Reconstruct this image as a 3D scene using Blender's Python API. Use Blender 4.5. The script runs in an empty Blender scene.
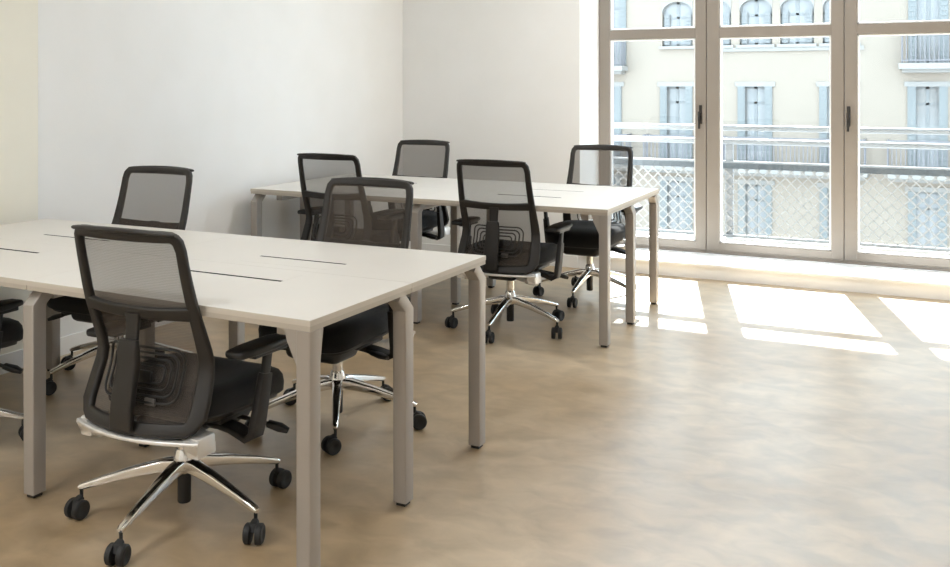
import bpy, bmesh, math, random
import numpy as np
from mathutils import Vector, Matrix
random.seed(4)
PI = math.pi
col = bpy.context.scene.collection

# ------------------------------------------------------------------ materials
def mat(name, rgb, rough=.5, metal=0., spec=.5):
    m = bpy.data.materials.new(name); m.use_nodes = True
    b = m.node_tree.nodes['Principled BSDF']
    b.inputs['Base Color'].default_value = (*rgb, 1)
    b.inputs['Roughness'].default_value = rough
    b.inputs['Metallic'].default_value = metal
    b.inputs['Specular IOR Level'].default_value = spec
    return m

def noisy(m, c1, c2, scale, detail=6., lo=.35, hi=.65, bump=0., bscale=None, stretch=None, distort=0.):
    nt = m.node_tree; N = nt.nodes; L = nt.links; b = N['Principled BSDF']
    tc = N.new('ShaderNodeTexCoord'); mp = N.new('ShaderNodeMapping')
    if stretch: mp.inputs['Scale'].default_value = stretch
    nz = N.new('ShaderNodeTexNoise'); nz.inputs['Scale'].default_value = scale; nz.inputs['Detail'].default_value = detail
    nz.inputs['Distortion'].default_value = distort
    cr = N.new('ShaderNodeValToRGB')
    cr.color_ramp.elements[0].position = lo; cr.color_ramp.elements[1].position = hi
    cr.color_ramp.elements[0].color = (*c1, 1); cr.color_ramp.elements[1].color = (*c2, 1)
    L.new(tc.outputs['Object'], mp.inputs['Vector']); L.new(mp.outputs['Vector'], nz.inputs['Vector'])
    L.new(nz.outputs['Fac'], cr.inputs['Fac']); L.new(cr.outputs['Color'], b.inputs['Base Color'])
    if bump:
        n2 = N.new('ShaderNodeTexNoise'); n2.inputs['Scale'].default_value = bscale or scale*6
        bp = N.new('ShaderNodeBump'); bp.inputs['Strength'].default_value = bump; bp.inputs['Distance'].default_value = .01
        L.new(tc.outputs['Object'], n2.inputs['Vector']); L.new(n2.outputs['Fac'], bp.inputs['Height'])
        L.new(bp.outputs['Normal'], b.inputs['Normal'])
    return cr

M = {}
M['wall'] = mat('white_paint', (.80, .80, .785), .75, 0, .3)
noisy(M['wall'], (.79, .79, .775), (.81, .81, .80), 3, bump=.04, bscale=90)
M['wall_cream'] = mat('cream_wall_tone', (.80, .775, .68), .75, 0, .3)  # creamier colour for the nearer stretch of the left wall
noisy(M['wall_cream'], (.79, .765, .67), (.81, .785, .69), 3, bump=.04, bscale=90)
M['sill'] = mat('white_sill', (.82, .82, .81), .45)
M['ceiling'] = mat('ceiling_paint', (.84, .84, .83), .8)

def floor_material():
    m = mat('polished_cement', (.45, .38, .30), .42, 0, .85)
    nt = m.node_tree; N = nt.nodes; L = nt.links; b = N['Principled BSDF']; b.inputs['IOR'].default_value = 1.75
    tc = N.new('ShaderNodeTexCoord')
    def nz(scale, detail, dist, stretch):
        mp = N.new('ShaderNodeMapping'); mp.inputs['Scale'].default_value = stretch
        n = N.new('ShaderNodeTexNoise'); n.inputs['Scale'].default_value = scale
        n.inputs['Detail'].default_value = detail; n.inputs['Distortion'].default_value = dist
        L.new(tc.outputs['Object'], mp.inputs['Vector']); L.new(mp.outputs['Vector'], n.inputs['Vector'])
        return n
    a = nz(1.3, 8, .6, (1, 1, 1)); c = nz(7., 10, .5, (1, 1.3, 1)); d = nz(22, 4, 0, (1, 1, 1))
    r1 = N.new('ShaderNodeValToRGB'); r1.color_ramp.elements[0].position = .36; r1.color_ramp.elements[1].position = .64
    r1.color_ramp.elements[0].color = (.365, .258, .142, 1); r1.color_ramp.elements[1].color = (.475, .375, .252, 1)
    r2 = N.new('ShaderNodeValToRGB'); r2.color_ramp.elements[0].position = .35; r2.color_ramp.elements[1].position = .7
    r2.color_ramp.elements[0].color = (.74, .725, .69, 1); r2.color_ramp.elements[1].color = (1.10, 1.09, 1.08, 1)
    mx = N.new('ShaderNodeMixRGB'); mx.blend_type = 'MULTIPLY'; mx.inputs[0].default_value = .9
    L.new(a.outputs['Fac'], r1.inputs['Fac']); L.new(c.outputs['Fac'], r2.inputs['Fac'])
    L.new(r1.outputs['Color'], mx.inputs[1]); L.new(r2.outputs['Color'], mx.inputs[2])
    L.new(mx.outputs['Color'], b.inputs['Base Color'])
    mr = N.new('ShaderNodeMapRange'); mr.inputs['To Min'].default_value = .30; mr.inputs['To Max'].default_value = .42
    L.new(c.outputs['Fac'], mr.inputs['Value']); L.new(mr.outputs['Result'], b.inputs['Roughness'])
    bp = N.new('ShaderNodeBump'); bp.inputs['Strength'].default_value = .05; bp.inputs['Distance'].default_value = .005
    L.new(d.outputs['Fac'], bp.inputs['Height']); L.new(bp.outputs['Normal'], b.inputs['Normal'])
    return m
M['floor'] = floor_material()
M['frame'] = mat('taupe_window_paint', (.245, .214, .184), .45)
noisy(M['frame'], (.238, .208, .179), (.252, .220, .189), 5, stretch=(1, 1, .2))
M['handle'] = mat('dark_bronze', (.03, .027, .024), .4, .4)
M['top'] = mat('white_laminate', (.66, .64, .60), .38)
noisy(M['top'], (.652, .632, .592), (.668, .648, .608), 4)
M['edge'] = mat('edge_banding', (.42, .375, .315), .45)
M['side'] = mat('worktop_side', (.50, .455, .39), .45)  # worktop sides in a darker tone than the laminate top
M['slot'] = mat('slot_dark', (.03, .028, .026), .7)
M['silver'] = mat('silver_paint', (.36, .33, .298), .38, .35)
noisy(M['silver'], (.352, .323, .291), (.368, .337, .305), 6, stretch=(1, 1, .15))
M['black'] = mat('black_plastic', (.009, .0085, .008), .45)
M['rubber'] = mat('black_rubber', (.011, .011, .011), .6)
M['back'] = mat('taupe_black_plastic', (.0115, .0092, .0074), .5)
M['fabric'] = mat('black_seat_fabric', (.017, .017, .018), .85, 0, .3)
noisy(M['fabric'], (.007, .007, .0075), (.012, .012, .013), 400, 2, bump=.25, bscale=700)
M['fabric'].node_tree.nodes['Principled BSDF'].inputs['Sheen Weight'].default_value = .12
M['chrome'] = mat('polished_aluminium', (.80, .785, .76), .13, 1.)
M['satin'] = mat('satin_aluminium', (.78, .77, .75), .34, .55)
M['castergrey'] = mat('grey_tread', (.07, .065, .06), .5)

def mesh_fabric(name, rgb, a_lo, a_hi):
    m = bpy.data.materials.new(name); m.use_nodes = True
    nt = m.node_tree; N = nt.nodes; L = nt.links
    b = N['Principled BSDF']; b.inputs['Base Color'].default_value = (*rgb, 1); b.inputs['Roughness'].default_value = .8
    tr = N.new('ShaderNodeBsdfTransparent'); mix = N.new('ShaderNodeMixShader')
    tc = N.new('ShaderNodeTexCoord'); w = N.new('ShaderNodeTexWave'); w.inputs['Scale'].default_value = 60
    w.inputs['Distortion'].default_value = 2.; w.bands_direction = 'Z'
    mr = N.new('ShaderNodeMapRange'); mr.inputs['To Min'].default_value = a_lo; mr.inputs['To Max'].default_value = a_hi
    L.new(tc.outputs['Object'], w.inputs['Vector']); L.new(w.outputs['Fac'], mr.inputs['Value'])
    L.new(mr.outputs['Result'], mix.inputs['Fac']); L.new(tr.outputs[0], mix.inputs[1]); L.new(b.outputs[0], mix.inputs[2])
    L.new(mix.outputs[0], N['Material Output'].inputs['Surface'])
    return m
M['mesh'] = mesh_fabric('open_weave_mesh', (.072, .057, .045), .56, .66)

def glass_material():
    m = bpy.data.materials.new('window_glass'); m.use_nodes = True
    nt = m.node_tree; N = nt.nodes; L = nt.links
    for n in list(N):
        if n.type == 'BSDF_PRINCIPLED': N.remove(n)
    tr = N.new('ShaderNodeBsdfTransparent'); tr.inputs['Color'].default_value = (.97, .985, .98, 1)
    gl = N.new('ShaderNodeBsdfGlossy'); gl.inputs['Roughness'].default_value = .02
    lw = N.new('ShaderNodeLayerWeight'); lw.inputs['Blend'].default_value = .5
    pw = N.new('ShaderNodeMath'); pw.operation = 'POWER'; pw.inputs[1].default_value = 4.
    ma = N.new('ShaderNodeMath'); ma.operation = 'MULTIPLY_ADD'; ma.inputs[1].default_value = .6; ma.inputs[2].default_value = .03
    mix = N.new('ShaderNodeMixShader')
    L.new(lw.outputs['Facing'], pw.inputs[0]); L.new(pw.outputs[0], ma.inputs[0]); L.new(ma.outputs[0], mix.inputs['Fac'])
    L.new(tr.outputs[0], mix.inputs[1]); L.new(gl.outputs[0], mix.inputs[2])
    L.new(mix.outputs[0], N['Material Output'].inputs['Surface'])
    return m
M['glass'] = glass_material()
M['facade'] = mat('cream_render', (.268, .213, .163), .85)
noisy(M['facade'], (.263, .209, .159), (.273, .217, .167), .5, bump=.05, bscale=30)
M['stucco'] = mat('white_stucco', (.262, .236, .208), .8)
M['shutter'] = mat('blue_grey_shutter', (.178, .178, .166), .6)
M['wframe'] = mat('pale_blue_frame', (.19, .183, .17), .55)
M['pane'] = mat('far_pane', (.24, .224, .205), .12, 0, .6)
M['iron'] = mat('grey_iron', (.15, .135, .135), .55)
M['rail'] = mat('white_rail', (.235, .245, .255), .4)
M['darkrail'] = mat('slate_rail', (.075, .088, .098), .5)
M['net'] = mat('white_net', (.29, .28, .265), .6)
M['street'] = mat('street', (.55, .54, .52), .85)
M['conc'] = mat('balcony_concrete', (.40, .395, .385), .75)

# ------------------------------------------------------------------ mesh helpers
def build(name, bm, m, parent=None, smooth=False, angle=35):
    bmesh.ops.recalc_face_normals(bm, faces=bm.faces[:])
    me = bpy.data.meshes.new(name); bm.to_mesh(me); bm.free()
    me.materials.append(m)
    if smooth:
        for p in me.polygons: p.use_smooth = True
        me.set_sharp_from_angle(angle=math.radians(angle))
    o = bpy.data.objects.new(name, me); col.objects.link(o)
    if parent is not None: o.parent = parent
    return o

def empty(name, loc=(0, 0, 0), rz=0.):
    o = bpy.data.objects.new(name, None); o.empty_display_size = .1
    o.location = loc; o.rotation_euler = (0, 0, rz); col.objects.link(o); return o

def tag(o, label, cat, group=None):
    o['label'] = label; o['category'] = cat
    if group: o['group'] = group

def structure(name, bm, m, parent=None, smooth=False):
    o = build(name, bm, m, parent, smooth)
    if parent is None: o['kind'] = 'structure'
    return o

def box(bm, lo, hi, bevel=0., seg=2, mtx=None):
    x0, y0, z0 = lo; x1, y1, z1 = hi
    vs = [bm.verts.new((x, y, z)) for z in (z0, z1) for y in (y0, y1) for x in (x0, x1)]
    fs = [(0, 2, 3, 1), (4, 5, 7, 6), (0, 1, 5, 4), (2, 6, 7, 3), (0, 4, 6, 2), (1, 3, 7, 5)]
    faces = [bm.faces.new([vs[i] for i in f]) for f in fs]
    if mtx is not None: bmesh.ops.transform(bm, matrix=mtx, verts=vs)
    if bevel:
        es = list({e for f in faces for e in f.edges})
        bmesh.ops.bevel(bm, geom=es, offset=bevel, segments=seg, affect='EDGES', profile=.5)

def BM(): return bmesh.new()

def boxes(*args, bevel=0.):
    bm = BM()
    for lo, hi in args: box(bm, lo, hi, bevel)
    return bm

def section(w, h, r, n=3):
    """rounded rectangle outline, counter-clockwise"""
    r = min(r, w/2*.98, h/2*.98); out = []
    for cx, cy, a0 in ((w/2-r, h/2-r, 0), (-w/2+r, h/2-r, 90), (-w/2+r, -h/2+r, 180), (w/2-r, -h/2+r, 270)):
        for k in range(n+1):
            a = math.radians(a0+90*k/n); out.append((cx+r*math.cos(a), cy+r*math.sin(a)))
    return out

def sweep(bm, pts, ups, ws, hs, r=.004, closed=False, n=3):
    """rounded-rectangle bar along pts; w is measured across (tangent x up), h along up"""
    pts = [Vector(p) for p in pts]; k = len(pts); rings = []
    if not hasattr(ws, '__len__'): ws = [ws]*k
    if not hasattr(hs, '__len__'): hs = [hs]*k
    if isinstance(ups, Vector) or isinstance(ups[0], (int, float)): ups = [Vector(ups)]*k
    for i in range(k):
        if closed: t = pts[(i+1) % k]-pts[i-1]
        else: t = pts[min(i+1, k-1)]-pts[max(i-1, 0)]
        t.normalize(); u = Vector(ups[i]); u = (u-t*u.dot(t)).normalized(); s = t.cross(u)
        rings.append([bm.verts.new(pts[i]+s*a+u*b) for a, b in section(ws[i], hs[i], r, n)])
    m = len(rings[0])
    for i in range(k if closed else k-1):
        A, B = rings[i], rings[(i+1) % k]
        for j in range(m): bm.faces.new((A[j], A[(j+1) % m], B[(j+1) % m], B[j]))
    if not closed:
        bm.faces.new(rings[0][::-1]); bm.faces.new(rings[-1])

def tube(bm, pts, r, n=8, closed=False):
    pts = [Vector(p) for p in pts]; k = len(pts); rings = []
    up = Vector((0, 0, 1))
    rs = r if hasattr(r, '__len__') else [r]*k
    for i in range(k):
        t = (pts[(i+1) % k]-pts[i-1]) if closed else (pts[min(i+1, k-1)]-pts[max(i-1, 0)])
        t.normalize()
        if abs(t.dot(up)) > .95: up = Vector((0, 1, 0)) if abs(t.z) > .9 else Vector((0, 0, 1))
        u = (up-t*up.dot(t)).normalized(); s = t.cross(u)
        rings.append([bm.verts.new(pts[i]+(s*math.cos(2*PI*j/n)+u*math.sin(2*PI*j/n))*rs[i]) for j in range(n)])
    for i in range(k if closed else k-1):
        A, B = rings[i], rings[(i+1) % k]
        for j in range(n): bm.faces.new((A[j], A[(j+1) % n], B[(j+1) % n], B[j]))
    if not closed:
        bm.faces.new(rings[0][::-1]); bm.faces.new(rings[-1])

def lathe(bm, prof, n=20, mtx=None):
    """prof: (radius, z) from bottom to top, closed with caps"""
    rings = []
    for r, z in prof:
        rings.append([bm.verts.new((r*math.cos(2*PI*j/n), r*math.sin(2*PI*j/n), z)) for j in range(n)])
    for A, B in zip(rings, rings[1:]):
        for j in range(n): bm.faces.new((A[j], A[(j+1) % n], B[(j+1) % n], B[j]))
    bm.faces.new(rings[0][::-1]); bm.faces.new(rings[-1])
    if mtx is not None: bmesh.ops.transform(bm, matrix=mtx, verts=[v for R in rings for v in R])

def lerp(a, b, t): return a+(b-a)*t

def copy_tree(o, parent=None):
    c = o.copy(); col.objects.link(c); c.parent = parent
    for ch in [x for x in list(bpy.data.objects) if x.parent == o]:
        copy_tree(ch, c)
    return c

# ------------------------------------------------------------------ room shell
XL, XR, YB, YF, YW, ZC = -4.29, 3.4, -3.2, 7.25, 7.76, 3.2
WX0, WX1, SILL, HEAD = -2.67, 1.30, .112, 2.95
structure('floor', boxes(((XL-.3, YB-.2, -.12), (XR+.2, 7.9, 0))), M['floor'])
structure('ceiling', boxes(((XL-.3, YB-.2, ZC), (XR+.2, 7.9, ZC+.2))), M['ceiling'])
structure('wall_left', boxes(((XL-.3, 3.52, 0), (XL, YF+.6, ZC))), M['wall'])
structure('wall_left_front', boxes(((XL-.3, YB, 0), (XL+.012, 3.52, ZC))), M['wall_cream'])
structure('wall_right', boxes(((XR, YB, 0), (XR+.2, YF+.6, ZC))), M['wall'])
structure('wall_rear', boxes(((XL-.3, YB-.2, 0), (XR+.2, YB, ZC))), M['wall'])
structure('wall_window', boxes(((XL, YF, 0), (WX0, 7.9, ZC)), ((WX1, YF, 0), (XR, 7.9, ZC)), ((WX0, YF, HEAD), (WX1, 7.9, ZC))), M['wall'])
bm = BM(); box(bm, (WX0, YF-.012, SILL-.022), (WX1, 7.71, SILL), .004); box(bm, (WX0, YF, 0), (WX1, 7.9, SILL-.022))
structure('trim_1', bm, M['sill'])
structure('baseboard_left', boxes(((XL, 3.52, 0), (XL+.014, YF-.014, .095)), ((XL+.012, YB, 0), (XL+.026, 3.52, .095))), M['sill'])
structure('baseboard_window', boxes(((XL, YF-.014, 0), (WX0-.02, YF, .095))), M['sill'])

# windows: tall sashes with a glazing bar, each a window of its own
xs = [-2.67, -1.778, -.754, .27, 1.30]
glass_x = [(-2.574, -1.865), (-1.675, -.846), (-.663, .180), (.36, 1.21)]
Y0, Y1 = 7.70, 7.76
for i in range(4):
    a, b = xs[i]+(.0 if i else 0), xs[i+1]
    g0, g1 = glass_x[i]
    w = empty('window_%d' % (i+1), ((a+b)/2, 7.73, SILL)); w['kind'] = 'structure'
    ox, oy, oz = w.location
    def L(x, y, z): return (x-ox, y-oy, z-oz)
    bm = BM()
    e = .0025
    box(bm, L(a+e, Y0, SILL+.03), L(g0, Y1+.02, HEAD), .004)
    box(bm, L(g1, Y0, SILL+.03), L(b-e, Y1+.02, HEAD), .004)
    box(bm, L(g0-.004, Y0+.002, SILL+.03), L(g1+.004, Y1+.018, .203), .004)
    box(bm, L(g0-.004, Y0+.002, 1.818), L(g1+.004, Y1+.018, 1.896), .004)
    box(bm, L(g0-.004, Y0+.002, HEAD-.09), L(g1+.004, Y1+.018, HEAD), .004)
    build('sash_frame', bm, M['frame'], w)
    bm = BM(); box(bm, L(a, Y0+.012, SILL), L(b, Y1+.03, SILL+.032), .002)
    build('bottom_frame', bm, M['frame'], w)
    # glazing beads around both panes
    bm = BM()
    for z0, z1 in ((.203, 1.818), (1.896, HEAD-.09)):
        for lo, hi in (((g0, z0), (g0+.012, z1)), ((g1-.012, z0), (g1, z1)), ((g0, z0), (g1, z0+.012)), ((g0, z1-.012), (g1, z1))):
            box(bm, L(lo[0], Y0+.012, lo[1]), L(hi[0], Y1+.005, hi[1]), .003)
    build('glazing_bead', bm, M['sill'], w)
    for z0, z1 in ((.206, 1.815), (1.899, HEAD-.093)):
        build('pane', boxes((L(g0+.003, 7.742, z0), L(g1-.003, 7.748, z1))), M['glass'], w)
    hx = {0: -1.822, 2: -.723}.get(i)
    if hx is not None:
        bm = BM()
        box(bm, L(hx-.012, Y0-.010, 1.135), L(hx+.012, Y0+.004, 1.285), .004)
        lathe(bm, [(.012, 0), (.012, .035)], 12, Matrix.Translation(L(hx, Y0-.008, 1.215)) @ Matrix.Rotation(PI/2, 4, 'X'))
        sweep(bm, [L(hx, Y0-.046, 1.235), L(hx, Y0-.05, 1.19), L(hx, Y0-.05, 1.10)], (0, 1, 0), [.022, .020, .017], [.014, .014, .012], .004)
        build('handle', bm, M['handle'], w, True)

# ------------------------------------------------------------------ balcony outside the window
structure('floor_balcony', boxes(((-5.5, 7.9, -.2), (3.5, 8.75, .0)), ((-5.5, 8.66, 0), (3.5, 8.86, .10))), M['conc'])
structure('ceiling_balcony', boxes(((-5.5, 7.9, 3.36), (3.5, 8.9, 3.55))), M['conc'])
rr = empty('balcony_railing', (0, 8.75, .1))
tag(rr, 'white balcony railing of two tubes over a slate rail and diamond mesh outside the window', 'railing')
for z in (1.065, .945):
    bm = BM(); tube(bm, [(-5.4, 0, z-.1), (3.4, 0, z-.1)], .026, 14); build('handrail', bm, M['rail'], rr, True)
build('top_rail', boxes(((-5.4, -.018, .655), (3.4, .018, .672))), M['rail'], rr)
build('mesh_rail', boxes(((-5.4, -.016, .605), (3.4, .016, .655))), M['darkrail'], rr)
for x in (-4.22, -1.82, .58, 2.98):
    bm = BM(); box(bm, (x-.035, .012, 0), (x+.035, .04, .86), .004); build('post', bm, M['rail'], rr)
bm = BM(); pitch = .094; z0, z1 = .0, .61
k = -5.4-.61
while k < 3.4:
    for sgn in (1, -1):
        xa, xb = (k, k+.61) if sgn > 0 else (k+.61, k)
        a = Vector((xa, .004*sgn, z0)); b = Vector((xb, .004*sgn, z1))
        # clip to the panel
        if a.x < -5.4 or b.x < -5.4 or a.x > 3.4 or b.x > 3.4: continue
        sweep(bm, [a, b], (0, 1, 0), .012, .004, .001, n=1)
    k += pitch
build('diamond_mesh', bm, M['net'], rr)
build('bottom_rail', boxes(((-5.4, -.02, .0), (3.4, .02, .022))), M['rail'], rr)

# ------------------------------------------------------------------ building across the street
FY = 30.
structure('ground_street', boxes(((-40, 8.9, -6.2), (30, FY, -6.0))), M['street'])
bld = empty('apartment_building', (-5.4, FY, -6))
tag(bld, 'cream apartment building with blue grey shutters across the street', 'building')
def FL(x, y, z): return (x+5.4, y, z+6)
cols_x = [-10.14, -7.86, -5.46, -3.11, -.75, 1.62]
wins = []   # x0,x1,z0,z1,kind
for c in cols_x:
    wins.append((c-.49, c+.49, -.98, 1.42, 'french'))
    wins.append((c-.48, c+.48, -3.35, -1.53, 'low'))
for c in (-7.83, -6.65, -5.44, -4.25, -3.05): wins.append((c-.48, c+.48, 2.68, 4.06, 'arch'))
for c in (-9.98, -.73, 1.62): wins.append((c-.49, c+.49, 2.07, 4.42, 'french'))
for c in cols_x: wins.append((c-.49, c+.49, 5.2, 7.3, 'french'))
xc = sorted({-22., 12.} | {w[0] for w in wins} | {w[1] for w in wins})
zc = sorted({-6., 10.} | {w[2] for w in wins} | {w[3] for w in wins})
bm = BM()
for a, b in zip(xc, xc[1:]):
    run = None
    for z0, z1 in zip(zc, zc[1:]):
        mx, mz = (a+b)/2, (z0+z1)/2
        hole = any(w[0] < mx < w[1] and w[2] < mz < w[3] for w in wins)
        if hole:
            if run: box(bm, FL(a, 0, run[0]), FL(b, .5, run[1])); run = None
        else: run = (run[0], z1) if run else (z0, z1)
    if run: box(bm, FL(a, 0, run[0]), FL(b, .5, run[1]))
build('facade', bm, M['facade'], bld)
build('rear_wall', boxes((FL(-22, .5, -6), FL(12, .7, 10))), M['stucco'], bld)
# pale string courses between the storeys
build('string_course', boxes((FL(-7.25, -.06, 2.48), FL(-2.4, .0, 2.60)),), M['stucco'], bld)
for x0, x1, z0, z1, kind in wins:
    w = x1-x0; bm = BM()
    for lo, hi in (((x0, z0), (x0+.06, z1)), ((x1-.06, z0), (x1, z1)), ((x0, z0), (x1, z0+.06)), ((x0, z1-.07), (x1, z1)),
                   (((x0+x1)/2-.045, z0), ((x0+x1)/2+.045, z1)), ((x0, z1-.52), (x1, z1-.46))):
        box(bm, FL(lo[0], .14, lo[1]), FL(hi[0], .20, hi[1]))
    f = build('window', bm, M['wframe'], bld)
    build('pane', boxes((FL(x0+.03, .16, z0+.03), FL(x1-.03, .18, z1-.03))), M['pane'], f)
    if kind == 'arch':
        # spandrels that round the window head, with an upright panel each side
        bm = BM(); cx = (x0+x1)/2; r = w/2; hh = .34; n = 12
        pts = [(cx+r*math.cos(PI*j/n), z1-hh+hh*math.sin(PI*j/n)) for j in range(n+1)]
        for half in (range(0, n//2+1), range(n//2, n+1)):
            q = [pts[j] for j in half]
            corner = (x1, z1) if q[0][0] > cx+.01 else (x0, z1)
            fr = [bm.verts.new(FL(x, -.02, z)) for x, z in q+[corner]]; bk = [bm.verts.new(FL(x, .3, z)) for x, z in q+[corner]]
            bm.faces.new(fr); bm.faces.new(bk[::-1])
            for j in range(len(fr)): bm.faces.new((fr[j], fr[(j+1) % len(fr)], bk[(j+1) % len(fr)], bk[j]))
        build('arch', bm, M['stucco'], f)
        build('sill', boxes((FL(x0-.08, -.1, z0-.09), FL(x1+.08, .14, z0))), M['stucco'], f)
        for s0 in (x0+.05, x1-.23):
            bm = BM(); box(bm, FL(s0, .07, z0+.03), FL(s0+.18, .10, z0+1.0))
            for k in range(9): box(bm, FL(s0+.02, .05, z0+.04+k*.105), FL(s0+.16, .07, z0+.12+k*.105))
            build('shutter', bm, M['wframe'], f)
    else:
        for s0 in (x0-.02, x1-.20):
            bm = BM(); box(bm, FL(s0, -.05, z0+.02), FL(s0+.22, .0, z1))
            for k in range(int((z1-z0)/.14)): box(bm, FL(s0+.03, -.07, z0+.06+k*.14), FL(s0+.19, -.05, z0+.14+k*.14))
            build('shutter', bm, M['shutter'], f)
        build('lintel', boxes((FL(x0-.1, -.04, z1), FL(x1+.1, .0, z1+.14))), M['stucco'], f)
def balcony(x0, x1, z, h=.9):
    b = build('balcony', boxes((FL(x0-.08, -.62, z-.16), FL(x1+.08, 0, z)), (FL(x0, -.45, z-.26), FL(x1, 0, z-.16))), M['stucco'], bld)
    bm = BM(); n = max(4, int((x1-x0)/.115))
    for k in range(n+1):
        x = lerp(x0, x1, k/n); box(bm, FL(x-.012, -.56, z), FL(x+.012, -.536, z+h))
    for zz in (z+.06, z+h-.03): box(bm, FL(x0-.02, -.565, zz), FL(x1+.02, -.53, zz+.035))
    for x in (x0, x1):
        for yy in (-.4, -.25, -.1): box(bm, FL(x-.012, yy, z), FL(x+.012, yy+.024, z+h))
        box(bm, FL(x-.018, -.55, z+h-.03), FL(x+.018, 0, z+h+.005))
    build('railing', bm, M['iron'], b)
balcony(-10.7, -9.3, -.98); balcony(-8.75, -7.15, -.98); balcony(-6.35, -2.35, -.98); balcony(-1.75, 2.4, -.98)
balcony(-10.6, -9.5, 2.07); balcony(-1.38, -.1, 2.07); balcony(1.0, 2.3, 2.07)

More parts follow.
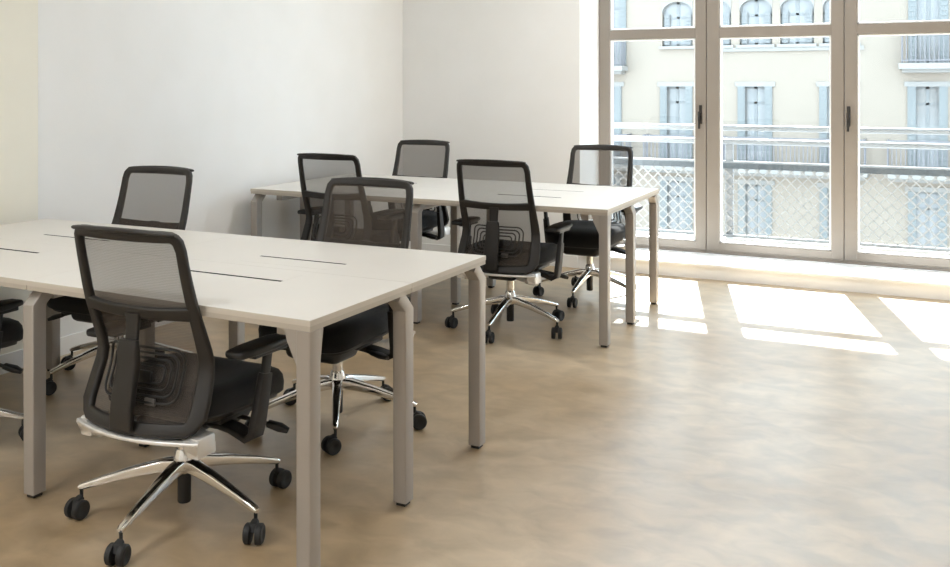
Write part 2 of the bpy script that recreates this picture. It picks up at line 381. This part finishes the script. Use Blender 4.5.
# ------------------------------------------------------------------ bench desks
TZ = .76; LEG = .051; LD = .054
def bench(root, corners, inset):
    """corners (near right, far right, near left, far left) in the table's own frame; 2 x 2 worktops on portal frames"""
    nr, fr, nl, fl = [Vector((*c, 0)) for c in corners]
    def P(s, t, z):      # s: 0 right .. 1 left, t: 0 near .. 1 far
        p = nr.lerp(nl, s).lerp(fr.lerp(fl, s), t); return Vector((p.x, p.y, z))
    Lx = (nl-nr).length; Dy = (fr-nr).length
    th = .018; g = .0004
    for si in (0, 1):
        for ti in (0, 1):
            s0, s1 = si*.5+(g/Lx if si else 0), .5+si*.5-(0 if si else g/Lx)
            t0, t1 = ti*.5+(g/Dy if ti else 0), .5+ti*.5-(0 if ti else g/Dy)
            # cable opening
            hs0, hs1 = (si*.5+.170, si*.5+.342) if ti == 0 else (si*.5+.160, si*.5+.325)
            ht0, ht1 = (.338, .447) if ti == 0 else (1-.447, 1-.338)
            bm = BM()
            def ring(z, a0, a1, b0, b1): return [bm.verts.new(P(a0, b0, z)) for a0, b0 in ((a0, b0), (a1, b0), (a1, b1), (a0, b1))]
            c = .0012
            o0 = ring(TZ, s0+c/Lx, s1-c/Lx, t0+c/Dy, t1-c/Dy); o1 = ring(TZ-c, s0, s1, t0, t1); o2 = ring(TZ-th, s0, s1, t0, t1)
            i0 = ring(TZ, hs0, hs1, ht0, ht1); i2 = ring(TZ-th, hs0, hs1, ht0, ht1)
            for A, B in ((o0, o1), (o1, o2), (o2, i2), (i2, i0), (i0, o0)):
                for j in range(4): bm.faces.new((A[j], A[(j+1) % 4], B[(j+1) % 4], B[j]))
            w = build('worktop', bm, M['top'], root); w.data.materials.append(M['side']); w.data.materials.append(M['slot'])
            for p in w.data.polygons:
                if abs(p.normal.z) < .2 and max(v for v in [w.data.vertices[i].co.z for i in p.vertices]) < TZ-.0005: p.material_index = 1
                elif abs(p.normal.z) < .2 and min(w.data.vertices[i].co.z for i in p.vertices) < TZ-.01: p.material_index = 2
            bm = BM()
            e = .0015
            o0 = ring(TZ-th, s0+e/Lx, s1-e/Lx, t0+e/Dy, t1-e/Dy); o1 = ring(TZ-.034, s0+e/Lx, s1-e/Lx, t0+e/Dy, t1-e/Dy)
            i0 = ring(TZ-th, hs0-.02, hs1+.02, ht0-.02, ht1+.02); i2 = ring(TZ-.034, hs0-.02, hs1+.02, ht0-.02, ht1+.02)
            for A, B in ((o0, o1), (o1, i2), (i2, i0), (i0, o0)):
                for j in range(4): bm.faces.new((A[j], A[(j+1) % 4], B[(j+1) % 4], B[j]))
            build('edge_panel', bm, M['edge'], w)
            # hinged flap leaves a finger gap on the sitter's side
            gap = .016/Dy; lap = .002
            f0, f1 = (ht0+gap, ht1+lap/Dy) if ti == 0 else (ht0-lap/Dy, ht1-gap)
            bm = BM()
            A = ring(TZ+.0004, hs0-lap/Lx, hs1+lap/Lx, f0, f1); B = ring(TZ-.014, hs0-lap/Lx, hs1+lap/Lx, f0, f1)
            bm.faces.new(A); bm.faces.new(B[::-1])
            for j in range(4): bm.faces.new((A[j], A[(j+1) % 4], B[(j+1) % 4], B[j]))
            fl_ = build('cable_flap', bm, M['top'], w); fl_.data.materials.append(M['slot'])
            for p in fl_.data.polygons:
                if abs(p.normal.y) > .5 and (p.normal.y < 0) == (ti == 0): p.material_index = 1
            bm = BM()
            A = ring(TZ-.030, hs0-.004, hs1+.004, ht0-.008, ht1+.008); B = ring(TZ-.085, hs0-.004, hs1+.004, ht0-.008, ht1+.008)
            bm.faces.new(B)
            for j in range(4): bm.faces.new((A[j], A[(j+1) % 4], B[(j+1) % 4], B[j]))
            build('cable_tray', bm, M['slot'], w)
    # portal frames: right end, middle joint, left end
    for s in (0., .5, 1.):
        xoff = {0.: -LEG/2-.001, .5: .010, 1.: LEG/2+.001+inset}[s]; xbeam = {0.: -.14, .5: .0, 1.: .14}[s]
        zb = TZ-.034-.045
        def Q(t, dy, z):
            p = P(s, t, z); return Vector((p.x+xoff, p.y+dy, z))
        bm = BM()
        bo = Vector((xbeam, 0, 0)); sweep(bm, [Q(0, .09, zb+.0225)+bo, Q(1, -.09, zb+.0225)+bo], (0, 0, 1), .045, .045, .004)
        build('cross_beam', bm, M['silver'], root)
        for t, dy, bend in ((0., LD/2+.001, 1), (.5, -.016, -1), (1., -LD/2-.001, -1)):
            a = Q(t, dy, 0.)
            bm = BM()
            bz = TZ-.034-.055
            # bent upright: straight post, mitred 45 degree neck up to the worktop
            pts = [a+Vector((0, 0, .014)), a+Vector((0, 0, bz)), a+Vector((0, bend*.058, bz+.058))]
            ups = [Vector((0, bend, 0)), Vector((0, bend, -.414)), Vector((0, bend, -1))]
            if s == 0. and t == 0.: sweep(bm, [pts[0], a+Vector((0, 0, TZ-.036))], ups[0], LEG, LD, .005)
            else: sweep(bm, pts, ups, [LEG]*3, [LD, LD*1.082, LD*.9], .005)
            lg = build('leg', bm, M['silver'], root, True)
            build('glide', boxes((a+Vector((-LEG/2+.008, -LD/2+.008, 0)), a+Vector((LEG/2-.008, LD/2-.008, .015))), bevel=.002), M['black'], lg)
            if s == 0. and t == 0.:
                bm = BM(); y0, y1 = a.y-LD/2+.003, a.y+LD/2-.003; x = a.x-LEG/2; zt = TZ-.0345
                prof = [(x+.004, bz-.055), (x-.004, bz-.04), (x-.034, bz+.02), (x-.044, zt), (x+LEG-.001, zt), (x+LEG-.001, bz-.055)]
                A = [bm.verts.new((px, y0, pz)) for px, pz in prof]; B = [bm.verts.new((px, y1+(.016 if pz > zt-.001 else 0), pz)) for px, pz in prof]
                bm.faces.new(A); bm.faces.new(B[::-1])
                for j in range(6): bm.faces.new((A[j], A[(j+1) % 6], B[(j+1) % 6], B[j]))
                build('corner_bracket', bm, M['silver'], lg)
    # long rails under the tops
    for t in (.30, .70):
        bm = BM(); sweep(bm, [P(.07, t, TZ-.054), P(.93, t, TZ-.054)], (0, 0, 1), .03, .038, .003)
        build('long_rail', bm, M['silver'], root)

b1 = empty('bench_desk', (-1.672, 2.303, 0))
bench(b1, [(0, 0), (-.015, 1.199), (-2.473, .081), (-2.50, 1.178)], .055)
tag(b1, 'white four seat bench desk in the foreground, cut off by the frame edge', 'desk', 'white bench desks')
b2 = empty('bench_desk', (-1.715, 5.095, 0))
bench(b2, [(0, 0), (-.051, 1.205), (-2.465, .001), (-2.50, 1.206)], 0.)
tag(b2, 'white four seat bench desk on silver legs farther back beside the tall window', 'desk', 'white bench desks')

# ------------------------------------------------------------------ office chair
ZK = [.365, .42, .50, .58, .66, .76, .87, .965, 1.008]
YK = [-.200, -.180, -.150, -.130, -.154, -.192, -.222, -.243, -.254]
HK = [.254, .260, .256, .247, .243, .239, .233, .230, .228]
BK = [.060, .055, .05, .045, .038, .032, .030, .032, .034]
def smooth_interp(z, X, Y):
    z = min(max(z, X[0]), X[-1])
    i = max(j for j in range(len(X)) if X[j] <= z+1e-9); i = min(i, len(X)-2)
    def m(j):
        if j == 0: return (Y[1]-Y[0])/(X[1]-X[0])
        if j == len(X)-1: return (Y[-1]-Y[-2])/(X[-1]-X[-2])
        return (Y[j+1]-Y[j-1])/(X[j+1]-X[j-1])
    h = X[i+1]-X[i]; t = (z-X[i])/h
    return ((2*t**3-3*t*t+1)*Y[i]+(t**3-2*t*t+t)*h*m(i)+(-2*t**3+3*t*t)*Y[i+1]+(t**3-t*t)*h*m(i+1))
def hw(z): return smooth_interp(z, ZK, HK)
def back(x, z, off=0.):
    """point of the backrest surface (off > 0 is towards the sitter)"""
    s = max(-1.1, min(1.1, x/hw(z)))
    y = smooth_interp(z, ZK, YK)-smooth_interp(z, ZK, BK)*(1-s*s)
    return Vector((x, y+off, z))
def bnorm(x, z):
    e = .004
    a = back(x+e, z)-back(x-e, z); b = back(x, z+e)-back(x, z-e) if .37 < z < 1.003 else back(x, min(z+e, 1.008))-back(x, max(z-e, .365))
    n = b.cross(a); n.normalize()
    return n if n.y > 0 else -n

def make_chair():
    root = empty('office_chair')
    # five star base
    bm = BM()
    lathe(bm, [(.032, .148), (.038, .158), (.036, .190), (.030, .215), (.0255, .225)], 24)
    for k in range(5):
        a = math.radians(72*k); d = Vector((math.cos(a), math.sin(a), 0))
        pts = [d*.018+Vector((0, 0, .172)), d*.06+Vector((0, 0, .170)), d*.16+Vector((0, 0, .150)), d*.26+Vector((0, 0, .124)), d*.335+Vector((0, 0, .101)), d*.348+Vector((0, 0, .097))]
        sweep(bm, pts, (0, 0, 1), [.044, .042, .035, .028, .024, .018], [.040, .040, .032, .025, .021, .016], .007)
    base = build('star_base', bm, M['chrome'], root, True, 50)
    swivel = [20, -35, 60, 5, -60]
    for k in range(5):
        a = math.radians(72*k); d = Vector((math.cos(a), math.sin(a), 0))
        c = d*.340; sw = a+math.radians(swivel[k]); td = Vector((math.cos(sw), math.sin(sw), 0)); ax = Vector((-td.y, td.x, 0))
        wc = c+td*.018+Vector((0, 0, .032))
        bm = BM()
        for sg in (-1, 1):
            R = Matrix.Translation(wc+ax*sg*.008) @ ax.to_track_quat('Z', 'Y').to_matrix().to_4x4()
            if sg > 0: pr = [(.027, 0), (.032, .002), (.032, .017), (.028, .021), (.016, .0215), (.012, .019)]
            else: pr = [(.012, -.019), (.016, -.0215), (.028, -.021), (.032, -.017), (.032, -.002), (.027, 0)]
            lathe(bm, pr, 20, R)
        # hood and stem
        sweep(bm, [wc+td*.006+Vector((0, 0, .004)), wc-td*.004+Vector((0, 0, .024)), c+Vector((0, 0, .066))], (*td, ), [.015, .030, .020], [.026, .030, .020], .006)
        lathe(bm, [(.006, .066), (.006, .10)], 10, Matrix.Translation(c))
        build('caster', bm, M['rubber'], base, True, 40)
    bm = BM(); lathe(bm, [(.020, .045), (.022, .05), (.022, .152)], 20); build('lower_column', bm, M['black'], base, True)
    bm = BM(); lathe(bm, [(.0225, .205), (.0225, .31)], 24); build('gas_column', bm, M['chrome'], root, True)
    # tilt mechanism
    bm = BM()
    box(bm, (-.085, -.14, .300), (.085, .10, .372), .018, 3)
    box(bm, (-.20, -.05, .355), (.20, .14, .385), .01, 2)
    box(bm, (-.135, .02, .298), (.135, .205, .392), .036, 4)
    sweep(bm, [(0, .08, .35), (0, .15, .35), (0, .20, .372)], (0, 0, 1), [.17, .16, .12], [.07, .055, .02], .01)
    mech = build('tilt_mechanism', bm, M['black'], root, True)
    bm = BM()
    tube(bm, [(.08, .10, .335), (.20, .13, .318), (.262, .155, .300)], .008, 8)
    sweep(bm, [(.235, .145, .309), (.275, .160, .297), (.30, .172, .286)], (0, 0, 1), [.03, .04, .026], [.022, .024, .016], .008)
    build('lever', bm, M['black'], mech, True); bm = BM()
    tube(bm, [(-.08, .02, .335), (-.22, .05, .325)], .008, 8)
    sweep(bm, [(-.20, .045, .327), (-.25, .055, .322), (-.285, .06, .318)], (0, 0, 1), [.026, .036, .024], [.018, .02, .014], .007)
    build('lever', bm, M['black'], mech, True)
    # seat: rounded cushion with a waterfall front, plus a shell under it
    def outline(k, grow=0., n=56):
        a = 2*PI*k/n; c, s = math.cos(a), math.sin(a); e = 2/5.0
        x = (.250+grow)*math.copysign(abs(c)**e, c); y = (.232+grow)*math.copysign(abs(s)**e, s)
        if y > 0: x *= 1-.05*(y/.232)**2
        else: x *= 1-.10*(y/.232)**2
        return x, y+.062
    def drop(y):         # waterfall towards the front
        t = max(0., (y-.12)/.175); return -.040*t*t
    def shell(levels, m, name, crown=0.):
        bm = BM(); n = 56; rings = []
        for grow, z, dz in levels:
            rg = []
            for k in range(n):
                x, y = outline(k, grow); rg.append(bm.verts.new((x, y, z+drop(y)*dz)))
            rings.append(rg)
        for A, B in zip(rings, rings[1:]):
            for k in range(n): bm.faces.new((A[k], A[(k+1) % n], B[(k+1) % n], B[k]))
        for top in (True, False):
            R = rings[-1] if top else rings[0]
            bm.faces.new(R if top else R[::-1])
        return build(name, bm, m, root, True, 60)
    shell([(-.05, .398, .9), (-.012, .400, .9), (-.002, .412, .95), (.000, .445, 1), (-.004, .468, 1), (-.016, .484, 1), (-.045, .492, 1), (-.10, .488, 1), (-.16, .482, 1), (-.20, .480, 1)], M['fabric'], 'seat_cushion')
    shell([(-.11, .366, .8), (-.05, .372, .85), (-.022, .386, .9), (-.018, .402, .9)], M['black'], 'seat_shell')
    # backrest frame: closed rounded loop on the curved back
    pts = []; ups = []; ws = []; hs = []
    def add(x, z, w, h, off=0.):
        pts.append(back(x, z, off)); ups.append(bnorm(x, z)); ws.append(w); hs.append(h)
    zt, zbm = .990, .388
    def wside(z): return smooth_interp(z, [.365, .5, .62, .76, 1.008], [.060, .056, .048, .038, .031])
    sidez = [.43, .47, .51, .55, .585, .62, .66, .70, .75, .80, .85, .90, .945]
    for z in sidez: add(hw(z)-wside(z)/2, z, wside(z), .024)
    for a in (25, 50, 75):
        r = .030; x0 = hw(zt)-.017-r; add(x0+r*math.cos(math.radians(a)), zt-r+r*math.sin(math.radians(a)), .033, .026)
    for x in (.16, .08, 0, -.08, -.16): add(x, zt, .034, .030, -.002)
    for a in (105, 130, 155):
        r = .030; x0 = -(hw(zt)-.017-r); add(x0+r*math.cos(math.radians(a)), zt-r+r*math.sin(math.radians(a)), .033, .026)
    for z in sidez[::-1]: add(-(hw(z)-wside(z)/2), z, wside(z), .024)
    for x, z in ((-.216, .40), (-.20, .390), (-.14, .386), (-.07, .384), (0, .383), (.07, .384), (.14, .386), (.20, .390), (.216, .40)): add(x, z, .045, .024)
    bm = BM(); sweep(bm, pts, ups, ws, hs, .009, True)
    # flared lip along the head of the back
    lp = [back(x, 1.006-.008*(x/.215)**2, -.012) for x in (-.215, -.20, -.14, -.07, 0, .07, .14, .20, .215)]
    sweep(bm, lp, (0, 0, 1), [.018, .024, .026, .026, .026, .026, .026, .024, .018], [.010, .013, .014, .014, .014, .014, .014, .013, .010], .005)
    frame = build('back_frame', bm, M['back'], root, True, 40)
    # cross bar and two-piece spine
    bm = BM(); q = [x for x in (-.215, -.15, -.08, 0, .08, .15, .215)]
    sweep(bm, [back(x, .745-.006*(1-(x/.2)**2), -.004) for x in q], [bnorm(x, .742) for x in q], [.046, .042, .040, .040, .040, .042, .046], .018, .006)
    build('cross_bar', bm, M['back'], frame, True)
    bm = BM()
    zz = [.735, .70, .66, .63]
    sweep(bm, [back(0, z, o) for z, o in zip(zz, (-.010, -.022, -.038, -.052))], [bnorm(0, z) for z in zz], [.060, .052, .050, .050], .016, .006)
    zz = [.655, .63, .58, .52, .46, .42, .385]
    sweep(bm, [back(0, z, o) for z, o in zip(zz, (-.052, -.062, -.070, -.066, -.052, -.038, -.024))], [bnorm(0, z) for z in zz], [.072, .080, .082, .084, .086, .088, .090], [.02, .026, .028, .028, .028, .026, .02], .008)
    build('spine', bm, M['back'], frame, True)
    # open weave panel stretched over the frame
    bm = BM(); nx, nz = 24, 40; grid = []
    for j in range(nz+1):
        z = lerp(.400, .982, j/nz); row = []
        for i in range(nx+1):
            x = lerp(-1, 1, i/nx)*(hw(z)-.022); row.append(bm.verts.new(back(x, z, .010)))
        grid.append(row)
    for j in range(nz):
        for i in range(nx): bm.faces.new((grid[j][i], grid[j][i+1], grid[j+1][i+1], grid[j+1][i]))
    build('mesh_panel', bm, M['mesh'], root, True)
    # lumbar support: nested rounded loops
    bm = BM()
    for k in range(4):
        hx, z0, z1, r = .155-.022*k, .460+.018*k, .620-.018*k, max(.012, .034-.006*k)
        lp = []
        for cx, cz, a0 in ((hx-r, z1-r, 0), (-hx+r, z1-r, 90), (-hx+r, z0+r, 180), (hx-r, z0+r, 270)):
            for t in range(5):
                a = math.radians(a0+22.5*t); lp.append((cx+r*math.cos(a), cz+r*math.sin(a)))
        P3 = []
        for i in range(len(lp)):
            a, b = lp[i], lp[(i+1) % len(lp)]
            nseg = max(1, int(math.hypot(b[0]-a[0], b[1]-a[1])/.03))
            for t in range(nseg): x, z = lerp(a[0], b[0], t/nseg), lerp(a[1], b[1], t/nseg); P3.append(back(x, z, -.005))
        tube(bm, P3, .0042, 8, True)
    box(bm, tuple(back(0, .532, -.012)-Vector((.05, .003, .018))), tuple(back(0, .532, -.008)+Vector((.05, .004, .018))), .003)
    build('lumbar_support', bm, M['black'], root, True)
    bm = BM(); c = back(.062, .462, -.004); box(bm, tuple(c-Vector((.022, .004, .012))), tuple(c+Vector((.022, .004, .012))), .003)
    build('lumbar_tab', bm, M['castergrey'], root)
    # polished yoke that carries the back
    bm = BM()
    q = [-.252, -.24, -.20, -.13, -.06, 0, .06, .13, .20, .24, .252]
    sweep(bm, [back(x, .365, -.004)+Vector((0, 0, -.008-.000*abs(x))) for x in q], (0, 0, 1), [.030]*11, [.012]*11, .004)
    for sg in (-1, 1):
        p0 = back(sg*.228, .365, .0)
        sweep(bm, [p0+Vector((0, -.008, -.002)), p0+Vector((-sg*.004, .004, -.030)), p0+Vector((-sg*.03, .035, -.052)), Vector((sg*.15, -.085, .325)), Vector((sg*.075, -.045, .335))],
              [(0, 1, .2), (0, 1, .5), (0, .6, 1), (0, 0, 1), (0, 0, 1)], [.050, .052, .050, .045, .040], [.020, .024, .026, .030, .030], .006)
    for sg in (-1, 1):
        x0, x1 = sorted((sg*.200, sg*.252)); vs0 = len(bm.verts)
        box(bm, (x0, -.212, .306), (x1, -.130, .372), .010, 2)
        sweep(bm, [(sg*.235, -.165, .330), (sg*.17, -.12, .318), (sg*.08, -.07, .318)], (0, 0, 1), [.07, .06, .05], [.04, .034, .030], .008)
    build('yoke', bm, M['satin'], root, True, 40)
    # armrests: arm from under the seat, sleeve, post and pad
    for sg in (-1, 1):
        bm = BM()
        sweep(bm, [(sg*.10, .02, .340), (sg*.20, .015, .330), (sg*.272, .008, .312), (sg*.294, .008, .325), (sg*.298, .014, .36), (sg*.300, .030, .43), (sg*.302, .048, .515)],
              [(0, 0, 1), (0, 0, 1), (-sg*.4, 0, 1), (-sg*.8, 0, .6), (-sg, 0, .1), (-sg, 0, 0), (-sg, 0, 0)],
              [.06, .062, .064, .064, .062, .056, .050], [.022, .022, .024, .026, .028, .028, .026], .007)
        arm = build('armrest', bm, M['back'], root, True, 40)
        bm = BM()
        sweep(bm, [(sg*.302, .044, .50), (sg*.303, .060, .592)], (-sg, 0, 0), .036, .018, .006)
        sweep(bm, [(sg*.303, -.03, .588), (sg*.303, .13, .588)], (0, 0, 1), .05, .016, .005)
        build('arm_post', bm, M['black'], arm, True)
        bm = BM(); prof = [(-.115, .050, .018), (-.105, .074, .024), (-.05, .086, .028), (.03, .088, .029), (.10, .084, .027), (.145, .070, .022), (.155, .046, .016)]
        sweep(bm, [(sg*.303, y, .609) for y, w, h in prof], (0, 0, 1), [w for _, w, _ in prof], [h for *_, h in prof], .010)
        build('arm_pad', bm, M['black'], arm, True, 60)
    return root

proto = make_chair()
# x, y, facing (0 = towards the window), base swivel, label
CH = [(-2.322, 2.490, 0, 64.4, 'black mesh back office chair in the foreground, seen from behind at the nearest desk'),
      (-3.64, 2.49, 4, 41, 'black office chair cut off at the frame edge, only armrest and seat side showing'),
      (-2.37, 3.46, 180, 15, 'black mesh office chair across the nearest desk, facing camera, its back overlapping a chair behind'),
      (-3.69, 3.52, 181, 36, 'black mesh office chair across the nearest desk against bare white wall, facing camera'),
      (-3.505, 5.262, 0, 40, 'black mesh office chair tucked under the farther desk beside its wall end, back to camera'),
      (-2.375, 5.262, 0, 58, 'black mesh office chair at the farther desk nearest its window end, back to camera'),
      (-3.68, 6.28, 180, 20, 'black mesh office chair behind the farther desk, facing camera, against the room corner wall'),
      (-2.245, 6.29, 180, 55, 'black office chair behind the farther desk, in front of the tall window')]
for i, (x, y, rz, bz, lab) in enumerate(CH):
    c = proto if i == 0 else copy_tree(proto)
    c.location = (x, y, 0); c.rotation_euler = (0, 0, math.radians(rz))
    for ch in list(bpy.data.objects):
        if ch.parent == c and ch.name.startswith('star_base'): ch.rotation_euler = (0, 0, math.radians(bz-rz))
    tag(c, lab, 'chair', 'black mesh office chairs')

for ch in list(bpy.data.objects):      # the foreground chair's gas lift is set a little lower
    if ch.name.startswith('cross_bar') and abs(ch.parent.parent.rotation_euler.z) > 3: ch.location.z = -.026
    if ch.parent and ch.parent.name.startswith('office_chair') and not ch.name.startswith(('star_base', 'gas_column')):
        ch.location.z = -.012 if ch.parent == proto else .008
        if ch.name.startswith('armrest') and ch.parent.location.x < -3.6 and ch.parent.location.y < 3: ch.location.z = -.03

# ------------------------------------------------------------------ light
def area(name, loc, size, energy, color, rot=(0, 0, 0)):
    l = bpy.data.lights.new(name, 'AREA'); l.shape = 'RECTANGLE'; l.size, l.size_y = size; l.energy = energy; l.color = color
    o = bpy.data.objects.new(name, l); o.location = loc; o.rotation_euler = rot; col.objects.link(o); return o
def add_fill(x, y, e, c):  # unseen ceiling panels, added as fill to brighten the room
    f = build('added_fill_housing', boxes(((x-.62, y-.17, ZC-.045), (x+.62, y+.17, ZC-.001)), bevel=.004), M['sill']); f['kind'] = 'structure'
    area('added_fill_panel', (x, y, ZC-.05), (1.18, .28), e, c)
FILL = (.975, .985, 1)
for x, y, e in ((-2.9, -1.6, 50), (-.1, -1.6, 26), (2.1, -1.6, 7), (-2.9, .6, 43), (-.1, .6, 17), (2.1, .6, 6),
                (-2.1, 2.8, 5), (-.1, 2.8, 4), (2.1, 2.8, 2), (-1.5, 5.85, 48), (-.1, 5.85, 14), (2.1, 5.4, 4)):
    add_fill(x, y, e, FILL)

sun = bpy.data.lights.new('sun', 'SUN'); sun.energy = 35.; sun.angle = math.radians(.6); sun.color = (1, 1, .99)
so = bpy.data.objects.new('sun', sun); col.objects.link(so)
d = Vector((.277, -1., -1.042)); so.rotation_euler = d.to_track_quat('-Z', 'Y').to_euler(); so.location = (0, 12, 12)

w = bpy.data.worlds.new('sky'); bpy.context.scene.world = w; w.use_nodes = True
bg = w.node_tree.nodes['Background']; bg.inputs['Color'].default_value = (.63, .815, 1, 1); bg.inputs['Strength'].default_value = 6.6

# ------------------------------------------------------------------ camera
F = 973.08
cam = bpy.data.cameras.new('camera'); co = bpy.data.objects.new('camera', cam); col.objects.link(co)
cam.sensor_fit = 'HORIZONTAL'; cam.sensor_width = 36.; cam.lens = F/950*36
cam.shift_x = 0.; cam.shift_y = -(283.5-85.95)/950; cam.clip_start = .05; cam.clip_end = 300
co.location = (0, 0, 1.437); co.rotation_euler = (PI/2, 0, .4602)
sc = bpy.context.scene; sc.camera = co
sc.view_settings.view_transform = 'Standard'; sc.view_settings.look = 'None'
sc.view_settings.exposure = 0.; sc.view_settings.gamma = 1.; sc.view_settings.use_curve_mapping = False
try:
    sc.cycles.transparent_max_bounces = 40; sc.cycles.max_bounces = 10; sc.cycles.diffuse_bounces = 6
except Exception: pass
